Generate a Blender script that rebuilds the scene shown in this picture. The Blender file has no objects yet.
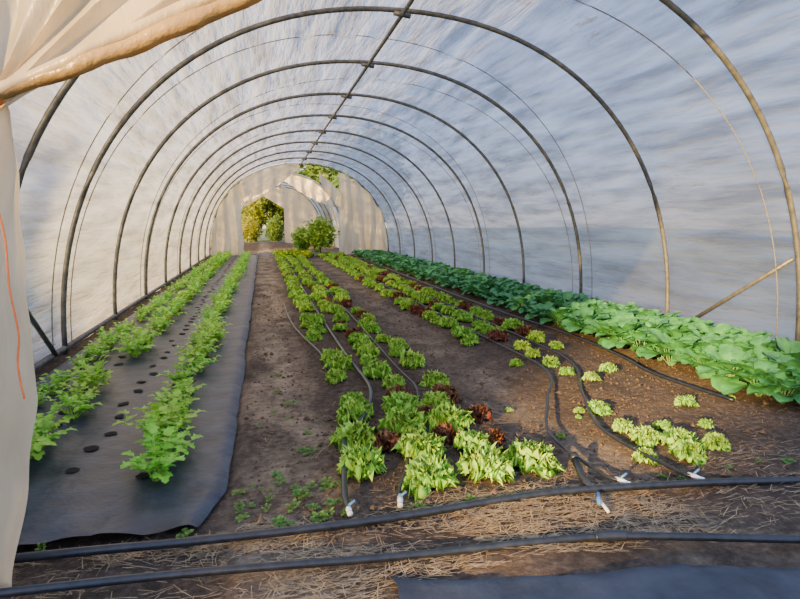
import bpy, math, random
from mathutils import Vector, noise
random.seed(7)
S=bpy.context.scene
COL=S.collection
pi=math.pi
def sn(x,y=0,z=0): return noise.noise(Vector((x,y,z)))

# ---------------- materials ----------------
def newmat(name):
    m=bpy.data.materials.new(name); m.use_nodes=True
    nt=m.node_tree; nt.nodes.clear()
    out=nt.nodes.new('ShaderNodeOutputMaterial')
    return m,nt,out
def N(nt,t,**k):
    n=nt.nodes.new('ShaderNode'+t)
    for a,b in k.items(): setattr(n,a,b)
    return n
def ramp(nt,stops):
    r=N(nt,'ValToRGB'); e=r.color_ramp.elements
    e[0].position,e[0].color=stops[0][0],(*stops[0][1],1)
    e[1].position,e[1].color=stops[-1][0],(*stops[-1][1],1)
    for p,c in stops[1:-1]:
        x=e.new(p); x.color=(*c,1)
    return r
def noise_tex(nt,scale,detail=5,vec=None,mscale=(1,1,1),rough=.55):
    tc=N(nt,'TexCoord'); mp=N(nt,'Mapping'); mp.inputs['Scale'].default_value=mscale
    nt.links.new(tc.outputs['Object'],mp.inputs[0])
    n=N(nt,'TexNoise'); n.inputs['Scale'].default_value=scale; n.inputs['Detail'].default_value=detail
    n.inputs['Roughness'].default_value=rough
    nt.links.new(mp.outputs[0],n.inputs['Vector']); return n
def simple(name,c1,c2,scale=8,rough=.5,metal=0,bump=.1,mscale=(1,1,1)):
    m,nt,out=newmat(name)
    n=noise_tex(nt,scale,mscale=mscale); r=ramp(nt,[(.3,c1),(.7,c2)])
    nt.links.new(n.outputs[0],r.inputs[0])
    p=N(nt,'BsdfPrincipled'); p.inputs['Roughness'].default_value=rough; p.inputs['Metallic'].default_value=metal
    nt.links.new(r.outputs[0],p.inputs['Base Color'])
    if bump:
        b=N(nt,'Bump'); b.inputs['Strength'].default_value=bump; b.inputs['Distance'].default_value=.02
        nt.links.new(n.outputs[0],b.inputs['Height']); nt.links.new(b.outputs[0],p.inputs['Normal'])
    nt.links.new(p.outputs[0],out.inputs[0]); return m
def leafmat(name,cin,cout,trans=.3,hue=.03,rough=.45,vein=None):
    m,nt,out=newmat(name)
    at=N(nt,'Attribute'); at.attribute_name='t'
    r=ramp(nt,[(0,cin),(1,cout)] if vein is None else [(0,vein),(.16,cin),(1,cout)])
    nt.links.new(at.outputs['Fac'],r.inputs[0])
    oi=N(nt,'ObjectInfo'); n=noise_tex(nt,14,3)
    h=N(nt,'HueSaturation')
    mr=N(nt,'MapRange'); mr.inputs[3].default_value=.5-hue; mr.inputs[4].default_value=.5+hue
    nt.links.new(oi.outputs['Random'],mr.inputs[0]); nt.links.new(mr.outputs[0],h.inputs['Hue'])
    mv=N(nt,'MapRange'); mv.inputs[1].default_value=.25; mv.inputs[2].default_value=.75; mv.inputs[3].default_value=.6; mv.inputs[4].default_value=1.35
    nt.links.new(n.outputs[0],mv.inputs[0]); nt.links.new(mv.outputs[0],h.inputs['Value'])
    nt.links.new(r.outputs[0],h.inputs['Color'])
    p=N(nt,'BsdfPrincipled'); p.inputs['Roughness'].default_value=rough
    t=N(nt,'BsdfTranslucent'); mx=N(nt,'MixShader'); mx.inputs[0].default_value=trans
    nt.links.new(h.outputs[0],p.inputs['Base Color']); nt.links.new(h.outputs[0],t.inputs[0])
    nt.links.new(p.outputs[0],mx.inputs[1]); nt.links.new(t.outputs[0],mx.inputs[2])
    nt.links.new(mx.outputs[0],out.inputs[0]); return m

def plasticmat(name,tint,tcol,transp=.35,streak=(2.5,.5,2.5),dirt=False,diff=.35,dtr=.1,bump=.6,low=.62,gloss=.06,rg=.35,sc=1.6,det=5):
    m,nt,out=newmat(name)
    n=noise_tex(nt,sc,det,mscale=streak,rough=.58)
    n2=noise_tex(nt,5.0,4,mscale=(streak[0]*.8,streak[1]*.8,streak[2]*.8))
    add=N(nt,'Math',operation='ADD'); nt.links.new(n.outputs[0],add.inputs[0]); nt.links.new(n2.outputs[0],add.inputs[1])
    r=ramp(nt,[(.34,tuple(c*low for c in tint)),(.64,tint)])
    nt.links.new(n.outputs[0],r.inputs[0])
    col=r.outputs[0]
    if dirt:
        n3=noise_tex(nt,3.0,8,mscale=(1,.6,6),rough=.75); r3=ramp(nt,[(.55,(0,0,0)),(.66,(1,1,1))]); nt.links.new(n3.outputs[0],r3.inputs[0])
        n4=noise_tex(nt,.6,2); r4=ramp(nt,[(.50,(0,0,0)),(.62,(.9,.9,.9))]); nt.links.new(n4.outputs[0],r4.inputs[0])
        ml=N(nt,'Math',operation='MULTIPLY'); nt.links.new(r3.outputs[0],ml.inputs[0]); nt.links.new(r4.outputs[0],ml.inputs[1])
        mx=N(nt,'MixRGB'); nt.links.new(ml.outputs[0],mx.inputs[0]); nt.links.new(col,mx.inputs[1]); mx.inputs[2].default_value=(.20,.14,.07,1)
        col=mx.outputs[0]
    b=N(nt,'Bump'); b.inputs['Strength'].default_value=bump; b.inputs['Distance'].default_value=.06
    nt.links.new(add.outputs[0],b.inputs['Height'])
    tr=N(nt,'BsdfTranslucent'); df=N(nt,'BsdfDiffuse'); gl=N(nt,'BsdfGlossy'); gl.inputs['Roughness'].default_value=rg
    tp=N(nt,'BsdfTransparent'); tp.inputs[0].default_value=(*tcol,1)
    for s in (tr,df): nt.links.new(col,s.inputs[0])
    for s in (tr,df,gl): nt.links.new(b.outputs[0],s.inputs['Normal'])
    m1=N(nt,'MixShader'); m1.inputs[0].default_value=diff
    nt.links.new(tr.outputs[0],m1.inputs[1]); nt.links.new(df.outputs[0],m1.inputs[2])
    m2=N(nt,'MixShader'); m2.inputs[0].default_value=gloss
    nt.links.new(m1.outputs[0],m2.inputs[1]); nt.links.new(gl.outputs[0],m2.inputs[2])
    m3=N(nt,'MixShader')
    mr=N(nt,'MapRange'); mr.inputs[1].default_value=.35; mr.inputs[2].default_value=.65
    mr.inputs[3].default_value=max(0,transp-dtr); mr.inputs[4].default_value=transp+dtr
    nt.links.new(n.outputs[0],mr.inputs[0]); nt.links.new(mr.outputs[0],m3.inputs[0])
    nt.links.new(m2.outputs[0],m3.inputs[1]); nt.links.new(tp.outputs[0],m3.inputs[2])
    nt.links.new(m3.outputs[0],out.inputs[0]); return m

M_plastic=plasticmat('greenhouse_film',(.44,.475,.54),(.9,.95,1),.12,streak=(3.0,.35,3.0),dirt=True,diff=.12,dtr=.08,bump=.9,low=.55,gloss=.13,rg=.2,sc=2.0,det=5)  # streaked tint puts the shading of the film ripples into the colour
M_curtain=plasticmat('curtain_film',(.84,.73,.54),(1,.95,.85),.05,streak=(3,3,.7),diff=.5,dtr=.04,bump=.3,low=.75)
M_hem=plasticmat('curtain_hem',(.62,.42,.18),(1,.95,.85),.02,streak=(3,3,3),diff=.6,dtr=.01,bump=.3)
M_tunnel2=plasticmat('back_film',(.65,.66,.68),(1,1,1),.15,diff=.2)
M_pipe=simple('galvanized_pipe',(.075,.078,.080),(.17,.175,.18),20,.45,.4,.05)
M_rope=simple('rope',(.12,.12,.12),(.25,.25,.24),40,.9)
M_orange=simple('orange_twine',(.8,.16,.04),(.9,.26,.08),40,.8)
M_hose=simple('black_poly',(.006,.008,.014),(.018,.023,.036),30,.34,0,.05)
M_fit=simple('white_fitting',(.6,.66,.72),(.75,.8,.85),30,.4)
M_blue=simple('blue_fitting',(.05,.16,.42),(.1,.25,.55),30,.4)
M_lett=leafmat('lettuce_leaf',(.62,.88,.18),(.36,.78,.07),.38,.012)
M_red=leafmat('red_lettuce_leaf',(.30,.22,.06),(.24,.045,.04),.2,.015)
M_celery=leafmat('celery_leaf',(.50,.76,.12),(.27,.68,.055),.36,.015)
M_coll=leafmat('collard_leaf',(.09,.34,.11),(.055,.25,.080),.16,.010,.32,vein=(.32,.52,.24))
M_weed=leafmat('weed_leaf',(.15,.32,.06),(.12,.3,.05),.3)
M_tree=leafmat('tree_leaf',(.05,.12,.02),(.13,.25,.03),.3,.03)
M_treey=leafmat('tree_leaf_sunlit',(.16,.22,.02),(.42,.42,.04),.4,.03)  # yellow leaf colour carries painted-in sunlight for the foliage past the far opening
M_bark=simple('bark',(.06,.045,.03),(.12,.09,.06),12,.9,0,.4)
M_straw=simple('straw',(.20,.14,.08),(.44,.34,.20),20,.8)
M_clod=simple('clod',(.045,.030,.020),(.13,.09,.062),20,.95,0,.5)

def soilmat():
    m,nt,out=newmat('soil')
    tc=N(nt,'TexCoord'); sep=N(nt,'SeparateXYZ'); nt.links.new(tc.outputs['Object'],sep.inputs[0])
    n2=noise_tex(nt,22,8,rough=.7); n3=noise_tex(nt,3.2,5,mscale=(1,.5,1)); n5=noise_tex(nt,1.7,6,rough=.65)
    dark=ramp(nt,[(.3,(.026,.017,.012)),(.5,(.076,.052,.036)),(.72,(.18,.13,.095))]); nt.links.new(n2.outputs[0],dark.inputs[0])
    lite=ramp(nt,[(.3,(.16,.12,.082)),(.7,(.44,.35,.25))]); nt.links.new(n2.outputs[0],lite.inputs[0])
    def band(c,w):
        a=N(nt,'Math',operation='SUBTRACT'); nt.links.new(sep.outputs[0],a.inputs[0]); a.inputs[1].default_value=c
        b=N(nt,'Math',operation='ABSOLUTE'); nt.links.new(a.outputs[0],b.inputs[0])
        r=N(nt,'MapRange'); r.interpolation_type='SMOOTHSTEP'; r.inputs[1].default_value=w*1.5; r.inputs[2].default_value=w*.3; r.inputs[3].default_value=0; r.inputs[4].default_value=1
        nt.links.new(b.outputs[0],r.inputs[0]); return r
    b1=band(.08,.28); b2=band(1.72,.25)
    h=N(nt,'Math',operation='MULTIPLY'); nt.links.new(b2.outputs[0],h.inputs[0]); h.inputs[1].default_value=.5
    mxx=N(nt,'Math',operation='MAXIMUM'); nt.links.new(b1.outputs[0],mxx.inputs[0]); nt.links.new(h.outputs[0],mxx.inputs[1])
    rr=N(nt,'MapRange'); rr.inputs[1].default_value=.36; rr.inputs[2].default_value=.60
    nt.links.new(n3.outputs[0],rr.inputs[0])
    mm=N(nt,'Math',operation='MULTIPLY'); nt.links.new(mxx.outputs[0],mm.inputs[0]); nt.links.new(rr.outputs[0],mm.inputs[1])
    mix=N(nt,'MixRGB'); nt.links.new(mm.outputs[0],mix.inputs[0]); nt.links.new(dark.outputs[0],mix.inputs[1]); nt.links.new(lite.outputs[0],mix.inputs[2])
    pv=N(nt,'MapRange'); pv.inputs[1].default_value=.35; pv.inputs[2].default_value=.65; pv.inputs[3].default_value=.6; pv.inputs[4].default_value=1.35
    nt.links.new(n5.outputs[0],pv.inputs[0])
    hv=N(nt,'HueSaturation'); nt.links.new(pv.outputs[0],hv.inputs['Value']); nt.links.new(mix.outputs[0],hv.inputs['Color'])
    p=N(nt,'BsdfPrincipled'); p.inputs['Roughness'].default_value=.95
    nt.links.new(hv.outputs[0],p.inputs['Base Color'])
    b=N(nt,'Bump'); b.inputs['Strength'].default_value=1; b.inputs['Distance'].default_value=.05
    nt.links.new(n2.outputs[0],b.inputs['Height']); nt.links.new(b.outputs[0],p.inputs['Normal'])
    nt.links.new(p.outputs[0],out.inputs[0]); return m
M_soil=soilmat()
M_grass=simple('grass_ground',(.07,.11,.03),(.14,.17,.06),3,.9,0,.5)
def mulchmat():
    m,nt,out=newmat('mulch_film')
    n=noise_tex(nt,6,6); r=ramp(nt,[(.35,(.012,.017,.032)),(.7,(.040,.052,.080))]); nt.links.new(n.outputs[0],r.inputs[0])
    b=N(nt,'Bump'); b.inputs['Strength'].default_value=.5; b.inputs['Distance'].default_value=.03; nt.links.new(n.outputs[0],b.inputs['Height'])
    p=N(nt,'BsdfPrincipled'); p.inputs['Roughness'].default_value=.46
    nt.links.new(r.outputs[0],p.inputs['Base Color']); nt.links.new(b.outputs[0],p.inputs['Normal'])
    nt.links.new(p.outputs[0],out.inputs[0]); return m
M_mulch=mulchmat()

# ---------------- helpers ----------------
def mesh(name,V,F,mat,smooth=True,T=None):
    me=bpy.data.meshes.new(name); me.from_pydata(V,[],F)
    if mat: me.materials.append(mat)
    if smooth: me.polygons.foreach_set('use_smooth',[True]*len(F))
    if T:
        a=me.attributes.new('t','FLOAT','POINT'); a.data.foreach_set('value',T)
    me.update(); return me
def obj(name,me,loc=(0,0,0),parent=None,rot=(0,0,0),sc=1):
    o=bpy.data.objects.new(name,me); COL.objects.link(o); o.location=loc; o.rotation_euler=rot; o.scale=(sc,)*3 if not isinstance(sc,tuple) else sc
    if parent: o.parent=parent
    return o
def empty(name,loc=(0,0,0)):
    e=bpy.data.objects.new(name,None); COL.objects.link(e); e.location=loc; e.empty_display_size=.2; return e
def tube(name,pts,r,mat,parent=None,seg=10):
    V=[];F=[];n=len(pts); P=[Vector(p) for p in pts]
    for i,p in enumerate(P):
        t=(P[min(i+1,n-1)]-P[max(i-1,0)]).normalized()
        ref=Vector((0,0,1)) if abs(t.z)<.9 else Vector((0,1,0))
        a=t.cross(ref).normalized(); b=t.cross(a)
        rr=r[i] if isinstance(r,list) else r
        for k in range(seg):
            an=2*pi*k/seg; V.append(tuple(p+(a*math.cos(an)+b*math.sin(an))*rr))
    for i in range(n-1):
        for k in range(seg):
            k2=(k+1)%seg; F.append((i*seg+k,i*seg+k2,(i+1)*seg+k2,(i+1)*seg+k))
    F.append(tuple(range(seg))[::-1]); F.append(tuple((n-1)*seg+k for k in range(seg)))
    return obj(name,mesh(name,V,F,mat),parent=parent)
def smoothpts(pts,k=8):
    P=[Vector(p) for p in pts]; o=[]
    for i in range(len(P)-1):
        p0=P[max(i-1,0)];p1=P[i];p2=P[i+1];p3=P[min(i+2,len(P)-1)]
        for j in range(k):
            t=j/k
            o.append(.5*((2*p1)+(p2-p0)*t+(2*p0-5*p1+4*p2-p3)*t*t+(3*p1-p0-3*p2+p3)*t**3))
    o.append(P[-1]); return o
def grid(nx,ny): 
    return [(j*(nx+1)+i,j*(nx+1)+i+1,(j+1)*(nx+1)+i+1,(j+1)*(nx+1)+i) for j in range(ny) for i in range(nx)]

# ---------------- tunnel ----------------
CX,HW,H=1.5,3.45,3.5
HOOPS=[2.3,4.4,6.25]+[8.3+2.1*i for i in range(8)]
def arch(a,cx,hw,h,g=0):
    c,s=math.cos(a),math.sin(a)
    return cx-(hw+g)*math.copysign(abs(c)**.93,c), (h+g)*abs(s)**.88
def film(name,cx,hw,h,hoops,mat):
    V=[];F=[];nA=170; ys=[]
    for i in range(len(hoops)-1):
        for k in range(14): ys.append((hoops[i]+(hoops[i+1]-hoops[i])*k/14,k/14))
    ys.append((hoops[-1],0))
    for y,f in ys:
        sag=-.03*math.sin(pi*f)
        for i in range(nA+1):
            a=pi*i/nA
            w=.032*math.sin(pi*f)*sn(a*14,y*.8,3)+.028*math.sin(pi*f)*sn(a*34,y*.8,9)+.012*sn(a*80,y*1.2,1)
            x,z=arch(a,cx,hw,h,.05+sag+w); V.append((x,y,z))
    return obj(name,mesh(name,V,grid(nA,len(ys)-1),mat))
film('hoop_house_film',CX,HW,H,HOOPS,M_plastic)
hh=empty('hoop_house_frame')
for i,y in enumerate(HOOPS):
    sk=.38 if i==1 else 0
    tube('hoop_%d'%i,[(arch(pi*k/60,CX,HW,H)[0],y+sk*max(0,1-k/30),arch(pi*k/60,CX,HW,H)[1]) for k in range(61)],.026,M_pipe,hh)
tube('ridge_purlin',[(CX,HOOPS[0],H-.045),(CX,HOOPS[-1],H-.045)],.022,M_pipe,hh)
for sx in(-1,1):
    x=CX+sx*(HW-.03)
    tube('brace_%d'%sx,[(x,4.5,.95 if sx>0 else 1.25),(x,5.9,.06)],.022,M_pipe,hh)
    tube('baseboard_rail_%d'%sx,[(CX+sx*HW,2.3,.05),(CX+sx*HW,23,.05)],.03,M_pipe,hh)
for i in range(len(HOOPS)-1):
    y=HOOPS[i+1]; tube('ridge_clamp_%d'%i,[(CX-.09,y,H-.03),(CX+.09,y,H-.05)],.03,M_pipe,hh,8)
ropes=empty('lacing_rope')
for i in range(1,len(HOOPS)-1):
    y0,y1=HOOPS[i],HOOPS[i+1]
    pts=[]
    for k in range(61):
        a=pi*k/60; x,z=arch(a,CX,HW,H,.02); f=.5+.36*math.cos(a)*(1 if i%2 else -1)
        pts.append((x,y0+(y1-y0)*f,z))
    tube('rope_%d'%i,pts,.006,M_rope,ropes,5)

def panel(name,x0,x1,zb,zt,y,mat,nx=60,nz=26,amp=.06,fr=9,parent=None):
    V=[]
    for j in range(nz+1):
        v=j/nz
        for i in range(nx+1):
            x=x0+(x1-x0)*i/nx; b,t=zb(x),zt(x)
            V.append((x+.05*sn(x*4,v*3,1),y+amp*math.sin(x*fr+2*sn(x*1.5,v*1.3,5))*(1-.6*v)+.05*sn(x*2,v*4,7),b+(t-b)*v))
    return obj(name,mesh(name,V,grid(nx,nz),mat),parent=parent)
def archz(cx,hw,h):
    def f(x):
        u=min(1,abs(x-cx)/hw); c=u**(1/.93); return h*(max(0,1-c*c)**.5)**.88+.0
    return f
AZ=archz(CX,HW,H)
ew=empty('end_wall_curtain',(0,0,0))
L0=CX-HW
panel('curtain_left',L0+.02,-.75,lambda x:0.0,AZ,22.95,M_curtain,amp=.13,fr=14,parent=ew)
panel('curtain_top_left',-.78,1.45,lambda x:2.15+(x+.75)/2.2*1.15-.18*math.sin((x+.75)/2.2*pi)+.08*sn(x*3),AZ,22.93,M_curtain,amp=.09,fr=12,parent=ew)
panel('curtain_right',2.95,CX+HW-.02,lambda x:0.0,AZ,22.95,M_curtain,amp=.13,fr=13,parent=ew)
panel('curtain_drape',2.2,3.05,lambda x:1.75+(3.0-x)*1.2+.15*((3.0-x)/.8)**2,lambda x:min(AZ(x),2.45+(3.0-x)*.95),22.9,M_curtain,20,10,amp=.08,fr=16,parent=ew)

H2=[26,28,30,32,34,36.]
c2,w2,h2=1.05,2.55,3.35
film('back_tunnel_film',c2,w2,h2,H2,M_tunnel2)
t2=empty('back_tunnel_frame')
for i,y in enumerate(H2):
    tube('hoop_%d'%i,[(arch(pi*k/40,c2,w2,h2)[0],y,arch(pi*k/40,c2,w2,h2)[1]) for k in range(41)],.027,M_pipe,t2)
tube('ridge_purlin',[(c2,26,h2-.04),(c2,36,h2-.04)],.022,M_pipe,t2)
A2=archz(c2,w2,h2)
e2=empty('back_tunnel_curtain')
panel('curtain_right',1.3,c2+w2-.02,lambda x:0,A2,35.95,M_curtain,parent=e2)
panel('curtain_top',-1.45,1.3,lambda x:min(A2(x),1.9+.9*(1-abs(x-.1)/1.5)),A2,35.95,M_curtain,parent=e2)
panel('front_drape_left',-1.45,1.0,lambda x:min(A2(x),2.0+(x+1.45)/2.45*1.05-.2*math.sin((x+1.45)/2.45*pi)),A2,26.02,M_curtain,amp=.09,fr=14,parent=e2)
panel('front_drape_right',1.0,3.55,lambda x:min(A2(x),3.05-(x-1.0)/2.5*1.2-.2*math.sin((x-1)/2.5*pi)),A2,26.02,M_curtain,amp=.09,fr=14,parent=e2)

# ---------------- front tied curtain ----------------
fc=empty('front_tied_curtain')
TIE=Vector((-.80,2.12,1.67))
EX=.8; EZ=2.64
def outer(u):
    if u<.3: return Vector((EX,2.2,EZ+(AZ(EX)-.03-EZ)*u/.3))
    x=EX-(u-.3)/.7*2.72
    return Vector((x,2.25,AZ(x)-.03))
V=[];nu,nv=130,34
for j in range(nv+1):
    v=j/nv
    for i in range(nu+1):
        u=i/nu
        p=TIE.lerp(outer(u),v)
        p.z+=-.10*math.sin(pi*v)*(1-u)**2
        w=(.10+.90*v)
        p.y+= .05*math.sin(u*40+2.5*sn(u*4,v*1.5))*w**.6*(1-.4*v)+.04*sn(u*7,v*4,2)-(.04*(1-u))
        p.z+=.02*sn(u*12,v*4,6)
        p.x+=.02*sn(u*20,v*3,4)
        if v<.08: p.z+= (u-.4)*.12*(1-v/.08)
        V.append(tuple(p))
obj('upper_drape',mesh('upper_drape',V,grid(nu,nv),M_curtain),parent=fc)
for q,(off,rad) in enumerate(((0,.022),(.05,.016))):
    hem=[]
    for k in range(41):
        v=k/40; p=TIE.lerp(outer(0),v); p.z+=-.10*math.sin(pi*v)+.01+off*math.sin(pi*v); p.y-=.06+.01*q
        hem.append(p+Vector((0,.02*sn(v*8,q),.014*sn(v*11,3+q))))
    tube('rolled_hem_%d'%q,hem,[rad+rad*.5*math.sin(pi*k/40)+.006*sn(k*.5,q) for k in range(41)],M_hem if q==0 else M_curtain,fc,14)
V=[];nu,nv=80,44
EDGE=[(1.72,-.79),(1.66,-.765),(1.37,-.752),(1.05,-.755),(.70,-.765),(.34,-.82),(.0,-.885)]
def edge(z):
    for (z1,x1),(z0,x0) in zip(EDGE,EDGE[1:]):
        if z>=z0: return x0+(x1-x0)*(z-z0)/(z1-z0)
    return EDGE[-1][1]
for j in range(nv+1):
    v=j/nv; z=1.72*(1-v)
    xr=edge(z)+.010*sn(v*7)
    xl=-.90-1.0*min(1,v*1.8)**.8
    for i in range(nu+1):
        u=i/nu; x=xr+(xl-xr)*u
        y=2.11+.045*math.sin(u*34+1.5*sn(u*3,v*2.5))*(.4+.6*v)+.035*sn(u*6,v*6,8)
        V.append((x+.012*sn(u*9,v*9),y,max(z+.015*sn(u*14,3)*(v>.98),.0)))
obj('hanging_drape',mesh('hanging_drape',V,grid(nu,nv),M_curtain),parent=fc)
tube('orange_tie',smoothpts([(-.83,2.00,1.70),(-.80,2.0,1.60),(-.785,2.0,1.4),(-.765,2.0,1.25),(-.765,2.0,1.1),(-.755,2.01,.95),(-.765,2.01,.85),(-.755,2.01,.74)],6),.0035,M_orange,fc,6)
tube('orange_knot',smoothpts([(-.90,2.02,1.70),(-.83,1.99,1.70),(-.77,2.04,1.68),(-.79,2.12,1.66)],6),.006,M_orange,fc,6)

# ---------------- ground ----------------
def gz(x,y):
    z=.018*sn(x*2.2,y*1.6)+.012*sn(x*7,y*7,2)+.008*sn(x*19,y*19,5)
    for c,w in((.92,.62),(2.5,.62),(3.95,.7)):
        d=abs(x-c)/w
        if d<1: z+=.035*(1-d*d)
    if -1.8<x<-.15: z-=.02
    return z
xs=[-2.6+.05*i for i in range(161)]; ys=[]; y=.2
while y<38: ys.append(y); y+=.045 if y<7 else(.12 if y<24 else .4)
V=[(x,yy,gz(x,yy)) for yy in ys for x in xs]
obj('soil_floor',mesh('soil_floor',V,grid(160,len(ys)-1),M_soil))
obj('ground',mesh('ground',[(-80,-60,-.06),(80,-60,-.06),(80,120,-.06),(-80,120,-.06)],[(0,1,2,3)],M_grass))

def mz(x,y): return .035+.012*sn(x*3,y*2,11)+.010*sn(x*9,y*1.2,4)+.005*sn(x*20,y*14,4)
V=[];nx=44; yy=[2.42+.05*i for i in range(406)]
for y in yy:
    xr=-.20+.03*sn(y*.9,2)+.012*sn(y*4)-(.10*max(0,1-(y-2.42)/.35))
    for i in range(nx+1):
        u=i/nx; x=-1.82+(xr+1.82)*u; z=mz(x,y)
        e=min(u,1-u)
        if e<.03: z-=.03*(1-e/.03)
        if y<2.55: z+=.02*sn(x*5,3)*(2.55-y)/.12
        V.append((x,y+(.05*sn(x*3,1) if y<2.45 else 0),z))
obj('black_mulch_film',mesh('black_mulch_film',V,grid(nx,len(yy)-1),M_mulch))
V=[];F=[]
def hole(x,y,r):
    b=len(V); n=12
    V.append((x,y,mz(x,y)+.001))
    for k in range(n):
        a=2*pi*k/n; rr=r*(1+.3*sn(k*.9,x*5,y*5)); px,py=x+rr*math.cos(a),y+rr*math.sin(a)
        V.append((px,py,mz(px,py)+.006))
    for k in range(n): F.append((b,b+1+k,b+1+(k+1)%n))
y=3.0
while y<22.5:
    for x in(-.60,-.95,-1.3,-1.62):
        hole(x+random.uniform(-.04,.04),y+random.uniform(-.05,.05)+(.12 if x in(-.95,-1.62) else 0),random.uniform(.028,.042))
    y+=.28
obj('planting_holes',mesh('planting_holes',V,F,simple('hole_soil',(.006,.005,.004),(.02,.015,.012),30,1)))
V=[];nx,ny=70,24
for j in range(ny+1):
    for i in range(nx+1):
        x=.42+.05*i; y0=.6; y=y0+(1.90-.19*(x-.45)+.012*math.sin(x*5)+.04*sn(x*2.5)-y0)*j/ny
        V.append((x+.03*sn(j*.5,3),y,.045+.012*sn(x*3,y*4,8)+.006*sn(x*14,y*9)-(.03 if j==ny else 0)))
obj('landscape_fabric',mesh('landscape_fabric',V,grid(nx,ny),M_mulch))

# ---------------- hoses ----------------
def line(name,pts,r,mat=M_hose,parent=None,k=8): return tube(name,smoothpts(pts,k),r,mat,parent,10)
hd=empty('irrigation_header_hose')
line('rear_pipe',[(-1.9,2.29,.05),(-.92,2.29,.05),(-.3,2.27,.045),(.2,2.26,.045),(.55,2.27,.045),(1.0,2.30,.05),(1.3,2.31,.05),(1.63,2.285,.05),(2.08,2.23,.05),(2.6,2.14,.05),(4.2,1.9,.05)],.018,parent=hd)
line('front_pipe',[(-1.9,2.10,.05),(-.83,2.07,.05),(-.26,2.05,.045),(.48,1.98,.045),(1.0,1.945,.05),(1.29,1.91,.055),(1.6,1.81,.07),(2.06,1.68,.07),(2.8,1.5,.07)],.016,parent=hd)
line('pipe_coupling',[(1.25,1.918,.055),(1.31,1.907,.058),(1.37,1.89,.060)],.022,parent=hd)
dl=empty('drip_line')
def drip(pts,fit=True,r=.010):
    line('tape',pts,r,parent=dl)
    if fit:
        p=Vector(pts[0]); q=Vector(pts[1]); d=(q-p).normalized()
        tube('valve_body',[p-d*.035,p-d*.01,p+d*.03],[.011,.014,.012],M_fit,dl,8)
        tube('valve_cap',[p-d*.05,p-d*.035],.013,M_fit,dl,8)
        tube('valve_lever',[p+Vector((0,0,.015)),p+Vector((.03,.0,.035))],.006,M_blue,dl,6)
drip([(.33,2.38,.05),(.33,2.50,.05),(.37,2.8,.08),(.43,3.15,.09),(.60,3.5,.09),(.74,4.1,.08),(.72,5,.08),(.72,6,.06),(.7,9,.06),(.7,14,.06),(.7,22,.06)],r=.015)
drip([(.57,2.41,.05),(.59,2.5,.06),(.72,2.85,.06),(.9,3.5,.06),(1.07,4,.08),(1.08,5,.07),(1.12,9,.06),(1.1,22,.06)],r=.008)
drip([(1.66,2.35,.05),(1.61,2.48,.05),(1.62,3.0,.06),(1.92,3.6,.06),(2.3,4.4,.06),(2.3,6,.06),(2.3,12,.06),(2.3,22,.06)],r=.010)
drip([(2.04,2.31,.05),(2.0,2.42,.05),(1.96,3.0,.06),(2.25,3.7,.06),(2.65,4.6,.06),(2.7,6,.06),(2.7,12,.06),(2.7,22,.06)],r=.010)
drip([(3.2,3.3,.05),(3.1,4.0,.06),(3.25,4.8,.05),(3.3,6,.05),(3.2,9,.05),(3.3,22,.05)],False,.012)
drip([(3.7,2.8,.05),(3.62,3.4,.05),(3.7,5,.06)],False,.012)
drip([(.28,9,.05),(.33,7,.05),(.5,5.4,.06),(.52,4.8,.06)],False,.010)
st=empty('riser_stub_pipe')
tube('stub',[(1.52,2.54,.10),(1.49,2.42,.06),(1.47,2.30,.05)],.020,M_hose,st)
tube('stub_cap',[(1.525,2.56,.105),(1.518,2.53,.096)],.025,M_hose,st)
vt=empty('blue_valve')
tube('body',[(1.45,2.22,.05),(1.44,2.16,.05),(1.43,2.10,.045)],.007,M_fit,vt,8); tube('handle',[(1.41,2.14,.065),(1.46,2.23,.065)],.009,M_blue,vt,6)

# ---------------- plants ----------------
def frilly(seed,R=.14,n=26,hgt=1.0,ruf=1.0):
    rnd=random.Random(seed); V=[];F=[];T=[]
    nu,nv=8,14
    for l in range(n):
        q=l/n; az=l*2.399+rnd.uniform(-.3,.3)
        L=R*(1.22-.66*q)*rnd.uniform(.75,1.2); W=L*.36*(1+.5*q)
        tilt=1.55-1.25*q+rnd.uniform(-.2,.2); curl=.8
        ph=rnd.uniform(0,6); ca,sa=math.cos(az),math.sin(az); b=len(V)
        r=.008;z=.012+.02*q; tw=rnd.uniform(-.6,.6)
        for i in range(nu+1):
            u=i/nu; a=tilt-.5+curl*u*u*1.2
            if i: r+=L/nu*math.sin(a); z+=L/nu*math.cos(a)*hgt
            w=W*(.16+.84*math.sin(pi*min(1,u*.66+.02)))*(1 if u<.8 else 1-.3*((u-.8)/.2)**2)
            w*=1+.3*math.sin(u*22+ph)*u
            for j in range(nv+1):
                v=j/nv*2-1
                e=max(abs(v)**1.3,u**2.5)
                rf=ruf*.028*e*math.sin(v*17+u*13+ph)*(.3+u)
                rf2=ruf*.024*e*math.cos(v*23-u*11+ph*2)
                jt=rnd.uniform(-.013,.013)*e
                cup=abs(v)**2*W*.3+tw*v*w*.4
                ro=-.10*L*abs(v)**2*(u>.8)
                rad=r-cup*math.cos(a)*.6+rf*math.cos(a)+rf2*u+jt+ro; lat=v*w+rf2*.6+rnd.uniform(-.009,.009)*e; zz=z+cup*math.sin(a)*.6+rf*math.sin(a)+rf*.4+jt
                V.append((ca*rad-sa*lat,sa*rad+ca*lat,max(.003,zz))); T.append(min(1,.4*rnd.random()+ .6*min(1,u*(.7+.3*abs(v))*1.1)*(.5+.5*(1-q))))
        for f in grid(nv,nu): F.append(tuple(b+k for k in f))
    return V,F,T
def mk(name,fn,mat,seeds,*a):
    r=[]
    for s in seeds:
        v,f,t=fn(s,*a); r.append(mesh(name,v,f,mat,True,t))
    return r
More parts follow.
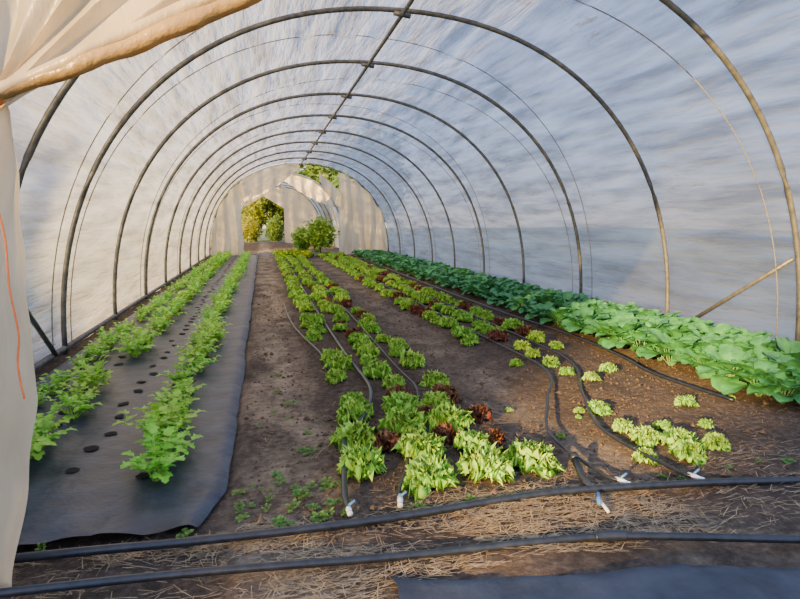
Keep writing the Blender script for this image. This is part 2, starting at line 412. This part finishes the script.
lett=mk('lettuce_head',frilly,M_lett,(1,2,3,4,5),.120,46)
redl=mk('red_lettuce_head',frilly,M_red,(11,12),.11,34)

def leafshape(V,F,T,base,dirv,up,L,W,t0,t1,lobes,rnd,droop=.4):
    side=dirv.cross(up).normalized(); b=len(V); n=8
    for i in range(n+1):
        u=i/n; w=W*math.sin(pi*(u*.86+.1))**.8*(1+.35*math.sin(u*lobes*2*pi))
        if i==n: w=W*.08
        c=base+dirv*(L*u)+up*(-droop*L*u*u)
        for v in(-1,0,1):
            p=c+side*(w*v)+up*(abs(v)*w*.3)
            V.append(tuple(p)); T.append(t0+(t1-t0)*u)
    for f in grid(2,n): F.append(tuple(b+k for k in f))
def celery(seed,Ht=.26,n=16,ls=1.0):
    rnd=random.Random(seed); V=[];F=[];T=[]
    for s in range(n):
        az=s*2.399+rnd.uniform(-.5,.5); q=s/n; tilt=1.1-.8*q+rnd.uniform(-.2,.2); L=Ht*rnd.uniform(.6,1.25)
        d=Vector((math.cos(az),math.sin(az),0)); p=Vector((0,0,0))+d*.012; pts=[p.copy()]; m=6
        for i in range(m):
            a=tilt*.55+tilt*.8*(i/m); p=p+(d*math.sin(a)+Vector((0,0,1))*math.cos(a))*(L/m); pts.append(p.copy())
        b=len(V)
        for i,c in enumerate(pts):
            r=.0045*(1-.6*i/m)*ls; sd=Vector((-d.y,d.x,0))
            for o in (sd*r,-sd*r,d*r*1.2): V.append(tuple(c+o)); T.append(.0)
        for i in range(m):
            for k in range(3): F.append((b+i*3+k,b+i*3+(k+1)%3,b+(i+1)*3+(k+1)%3,b+(i+1)*3+k))
        for i in (3,4,5):
            c=pts[i]; t=(pts[i]-pts[i-1]).normalized(); sd=Vector((-d.y,d.x,0))
            for sg in(-1,1):
                dv=(sd*sg+t*.55+Vector((0,0,rnd.uniform(-.2,.3)))).normalized(); up=(Vector((0,0,1))-dv*dv.z+d*rnd.uniform(-.3,.3)).normalized()
                leafshape(V,F,T,c,dv,up,rnd.uniform(.035,.055)*ls,.022*ls,.2+.7*rnd.random(),1,2.5,rnd,rnd.uniform(.1,.6))
        dv=(pts[-1]-pts[-2]).normalized(); up=(Vector((0,0,1))-dv*dv.z).normalized() 
        leafshape(V,F,T,pts[-1]-dv*.01,dv,up,.055*ls,.028*ls,.4,1,2.5,rnd,.5)
    return V,F,T
cel=mk('celery_head',celery,M_celery,(1,2,3,4),.215,15)
def collard(seed,Ht=.28,n=13):
    rnd=random.Random(seed); V=[];F=[];T=[]
    for s in range(n):
        q=s/n; az=s*2.399+rnd.uniform(-.3,.3); d=Vector((math.cos(az),math.sin(az),0)); sd=Vector((-d.y,d.x,0)); Z=Vector((0,0,1))
        tilt=.85-.65*q+rnd.uniform(-.15,.15); Lp=Ht*.34*rnd.uniform(.8,1.1)*(1+.5*q); L=Ht*rnd.uniform(.6,.8)*(1-.2*q); W=L*.42
        p=d*.01; pts=[p.copy()]
        for i in range(4):
            a=tilt*.8; p=p+(d*math.sin(a)+Z*math.cos(a))*(Lp/4); pts.append(p.copy())
        b=len(V)
        for i,c in enumerate(pts):
            r=.004
            for o in(sd*r,-sd*r,d*r*1.3): V.append(tuple(c+o)); T.append(.1)
        for i in range(4):
            for k in range(3): F.append((b+i*3+k,b+i*3+(k+1)%3,b+(i+1)*3+(k+1)%3,b+(i+1)*3+k))
        b=len(V); nu,nv=9,8; roll=rnd.uniform(-.3,.3)
        for i in range(nu+1):
            u=i/nu; a=tilt+.5*(1-q*.4)+ (.9-.3*q)*u
            if i: p=p+(d*math.sin(a)+Z*math.cos(a))*(L/nu)
            nn=(Z*math.sin(a)-d*math.cos(a))
            w=W*(max(0,1-((u-.52)/.54)**2))**.5 if u<1 else .004
            w=max(w,.008)
            for j in range(nv+1):
                v=j/nv*2-1
                pt=p+sd*(v*w)+nn*(abs(v)**1.6*w*.25+roll*v*w*.6+.008*math.sin(u*9+v*5+s)*abs(v)+.004*rnd.uniform(-1,1)*abs(v))
                V.append((pt.x,pt.y,max(pt.z,.004))); T.append(max(.0,min(1,(.07 if j==nv//2 else .35+.45*abs(v))+.1*u)))
        for f in grid(nv,nu): F.append(tuple(b+k for k in f))
    return V,F,T
col=mk('collard_head',collard,M_coll,(1,2,3,4),.30,15)
R=random.uniform
def place(par,meshes,x,y,sc,nm):
    o=obj(nm,random.choice(meshes),(x,y,max(gz(x,y),0)+.0),par,(R(-.12,.12),R(-.12,.12),R(0,6.28)),sc); return o
bed=empty('lettuce_bed'); red=empty('red_lettuce_patch')
for x,y,s in((.46,2.80,.9),(.76,2.56,.86),(1.05,2.57,.92),(1.34,2.68,.9),(.80,2.90,.86),(1.10,2.92,.7),(.48,3.16,.86),(.80,3.26,.9),(1.08,3.26,.88),(.55,3.56,.82),(.86,3.60,.85),(1.10,3.62,.7)): place(bed,lett,x,y,s,'lettuce_plant')
for x,y in((1.0,3.08),(1.27,3.02),(1.32,3.40),(.66,3.06),(1.0,3.46)): place(red,redl,x,y,R(.55,.72),'red_lettuce_plant')
y=3.90;k=4
while y<22.3:
    for x_ in(.56,.90,1.24):
        X=x_+R(-.06,.06); Y=y+R(-.08,.08)
        if k<6: pr=.4 if x_>1.1 else (.1 if x_>.8 else 0)
        elif k<26: pr=.22 if x_>.8 else .05
        else: pr=.03
        isred=random.random()<pr
        if 3<=k<=9 and x_<.7 and random.random()<.3: continue
        if random.random()<.08: continue
        if isred: place(red,redl,X,Y,R(.55,.8),'red_lettuce_plant')
        else: place(bed,lett,X,Y,R(.58,.86),'lettuce_plant')
    y+=.335; k+=1
bed2=empty('lettuce_bed')
for x,y,s in((2.0,2.62,.45),(2.22,2.56,.62),(2.28,2.72,.6),(2.12,2.80,.55),(2.10,2.98,.45),(2.45,2.62,.5),(2.62,2.9,.3),(2.36,2.95,.35)): place(bed2,lett,x,y,s,'lettuce_plant')
y=3.35;k=0
while y<22.3:
    for x in(2.12,2.47,2.82):
        X=x+R(-.06,.06); Y=y+R(-.07,.07)
        if k<7:
            if random.random()<.25: continue
            s=R(.38,.6)
        else: s=R(.60,.9)
        pr=.4 if (k in(7,8,9,10) and x>2.3) else (.2 if k in(4,5,6) else (.25 if 12<k<20 and x<2.3 else (.1 if k>11 else 0)))
        if random.random()<pr: place(red,redl,X,Y,s*.95,'red_lettuce_plant')
        else: place(bed2,lett,X,Y,s,'lettuce_plant')
    y+=.32; k+=1
cb=empty('collard_bed')
y=3.2;k=0
while y<22.5:
    for x in(3.55,3.88,4.22,4.5):
        if x>4.4 and y<3.8: continue
        place(cb,col,x+R(-.06,.06),y+R(-.06,.06),R(.75,1.0)*(1.15 if y<6 else (1 if y<10 else .88)),'collard_plant')
    y+=.28
ce=empty('celery_bed')
y=2.86;k=0
while y<22.5:
    for x in(-.60,-1.25,-1.57):
        if k<1 and x<-1: continue
        if k>2 and random.random()<.12: continue
        s=R(.68,1.0)*(1 if x>-1.5 else .72)*(1.18 if k<3 else 1)
        o=place(ce,cel,x+R(-.07,.07),y+R(-.06,.06),s,'celery_plant'); o.location.z=.03
    y+=.28;k+=1
o=place(ce,cel,-1.12,2.68,.35,'celery_plant'); o.location.z=.03
wd=empty('weed_patch')
wm=mk('weed_sprout',celery,M_weed,(21,22),.05,7,.35)
for i in range(60):
    if i<32: x,y=R(-.2,.35),R(2.36,2.8)
    elif i<44: x,y=R(-.1,.3),R(2.8,5)
    else: x,y=R(-1.6,3),R(2.34,2.42)
    place(wd,wm,x,y,R(.3,.8),'weed')
for i in range(8): place(wd,lett,R(1.6,3.4),R(2.6,3.6),R(.15,.3),'seedling')

V=[];F=[]
def clod(x,y,r):
    b=len(V); t=[(1,0,0),(-1,0,0),(0,1,0),(0,-1,0),(0,0,1),(0,0,-1)]
    for a in t:
        V.append((x+a[0]*r*R(.6,1.3),y+a[1]*r*R(.6,1.3),gz(x,y)+r*.3+a[2]*r*R(.5,1)))
    for f in((0,2,4),(2,1,4),(1,3,4),(3,0,4),(2,0,5),(1,2,5),(3,1,5),(0,3,5)): F.append(tuple(b+k for k in f))
for i in range(9000):
    x=R(-.15,4.7); y=2.2+(R(0,1)**1.8)*10; clod(x,y,R(.003,.012) if random.random()<.93 else R(.012,.024))
obj('soil_clods',mesh('soil_clods',V,F,M_clod,False))
V=[];F=[]
def straw(x,y,L,z=.008):
    a=R(0,pi) if random.random()<.4 else R(-.4,.4); b=len(V); w=R(.0006,.0016); dx,dy=math.cos(a),math.sin(a); t=R(-.1,.2)
    for u in(0,.5,1):
        px,py=x+dx*L*u+.1*L*u*u*dy,y+dy*L*u-.1*L*u*u*dx; zz=max(gz(px,py),gz(x,y))+z+t*L*u*.3+.003
        V.append((px-dy*w,py+dx*w,zz)); V.append((px+dy*w,py-dx*w,zz))
    F.append((b,b+1,b+3,b+2)); F.append((b+2,b+3,b+5,b+4))
i=0
while i<9500:
    r=random.random()
    if r<.82: x,y=R(-1.9,1.8),R(1.5,2.40)
    elif r<.92: x,y=R(.8,3.5),R(1.8,2.5)
    else: x,y=R(-.1,3.4),R(2.4,4.0)
    if sn(x*1.7,y*2.6,4)<-.15 and random.random()<.8: continue
    if x>.35 and y<1.85: continue
    straw(x,y,R(.015,.10)); i+=1
obj('straw_litter',mesh('straw_litter',V,F,M_straw,False))

def leafball(seed,n,rx,ry,rz,ls):
    rnd=random.Random(seed); V=[];F=[];T=[]
    for i in range(n):
        while True:
            d=Vector((rnd.uniform(-1,1),rnd.uniform(-1,1),rnd.uniform(-1,1)))
            if .3<d.length<1: break
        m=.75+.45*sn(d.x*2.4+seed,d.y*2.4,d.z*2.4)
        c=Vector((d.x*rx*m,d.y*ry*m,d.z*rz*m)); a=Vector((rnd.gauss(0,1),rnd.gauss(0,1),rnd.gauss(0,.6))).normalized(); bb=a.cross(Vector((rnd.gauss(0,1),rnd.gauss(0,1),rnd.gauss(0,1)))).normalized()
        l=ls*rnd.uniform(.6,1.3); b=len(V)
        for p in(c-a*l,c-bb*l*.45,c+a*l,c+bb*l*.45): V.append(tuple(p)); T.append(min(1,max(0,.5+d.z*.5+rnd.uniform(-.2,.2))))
        F.append((b,b+1,b+2,b+3))
    return V,F,T
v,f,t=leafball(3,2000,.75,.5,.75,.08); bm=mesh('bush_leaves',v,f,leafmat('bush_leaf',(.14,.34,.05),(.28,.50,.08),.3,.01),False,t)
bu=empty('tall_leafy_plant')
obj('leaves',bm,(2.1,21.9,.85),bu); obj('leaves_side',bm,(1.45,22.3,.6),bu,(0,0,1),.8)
tube('stem',[(2.1,21.9,0),(2.1,21.9,.9)],.02,M_bark,bu)
bl=mk('yellow_lettuce',lambda s:frilly(s,.15,22),leafmat('yellow_leaf',(.7,.85,.06),(.6,.8,.04),.4),(31,))
for i in range(18): place(bed,bl,R(.5,1.6),R(20.8,22.2),R(1.1,1.5),'lettuce_plant')
tm=[]
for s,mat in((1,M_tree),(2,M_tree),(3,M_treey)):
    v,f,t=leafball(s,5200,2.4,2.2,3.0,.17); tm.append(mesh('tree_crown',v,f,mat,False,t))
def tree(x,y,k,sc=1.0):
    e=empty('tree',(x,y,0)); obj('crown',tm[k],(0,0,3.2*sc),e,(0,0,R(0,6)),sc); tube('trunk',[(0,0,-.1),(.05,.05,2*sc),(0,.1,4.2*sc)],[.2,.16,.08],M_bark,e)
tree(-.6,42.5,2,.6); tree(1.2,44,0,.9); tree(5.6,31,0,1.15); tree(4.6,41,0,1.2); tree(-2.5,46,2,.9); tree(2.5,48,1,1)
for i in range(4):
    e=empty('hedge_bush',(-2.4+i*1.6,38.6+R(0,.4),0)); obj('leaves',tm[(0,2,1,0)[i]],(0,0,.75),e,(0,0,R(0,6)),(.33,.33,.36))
for i in range(8):  # unseen trees, added and sized to dapple the low sun and shade the foreground
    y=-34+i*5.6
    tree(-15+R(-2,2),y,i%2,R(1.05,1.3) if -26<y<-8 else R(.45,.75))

# ---------------- light ----------------
w=bpy.data.worlds.new('sky'); S.world=w; w.use_nodes=True; nt=w.node_tree; nt.nodes.clear()
o=N(nt,'OutputWorld'); bg=N(nt,'Background'); tc=N(nt,'TexCoord'); sp=N(nt,'SeparateXYZ')
r=ramp(nt,[(0,(.45,.40,.34)),(.5,(1.0,.82,.62)),(.56,(.70,.77,.95)),(1,(.38,.56,1.0))])
mr=N(nt,'MapRange'); mr.inputs[1].default_value=-1; mr.inputs[2].default_value=1
nt.links.new(tc.outputs['Generated'],sp.inputs[0]); nt.links.new(sp.outputs[2],mr.inputs[0]); nt.links.new(mr.outputs[0],r.inputs[0])
nt.links.new(r.outputs[0],bg.inputs[0]); bg.inputs[1].default_value=2.2; nt.links.new(bg.outputs[0],o.inputs[0])
sl=bpy.data.lights.new('sun','SUN'); sl.energy=24.0; sl.color=(1,.62,.20); sl.angle=.02
so=bpy.data.objects.new('sun',sl); COL.objects.link(so); so.rotation_euler=Vector((.68,.70,-.22)).to_track_quat('-Z','Y').to_euler(); so.location=(-10,-10,6)

cam=bpy.data.cameras.new('camera'); cam.lens=26.0; cam.sensor_width=36; cam.clip_start=.05; cam.clip_end=300
co=bpy.data.objects.new('camera',cam); COL.objects.link(co); co.location=(0,0,1.3)
co.rotation_euler=(math.radians(90-7.69),0,math.radians(-13.3)); S.camera=co
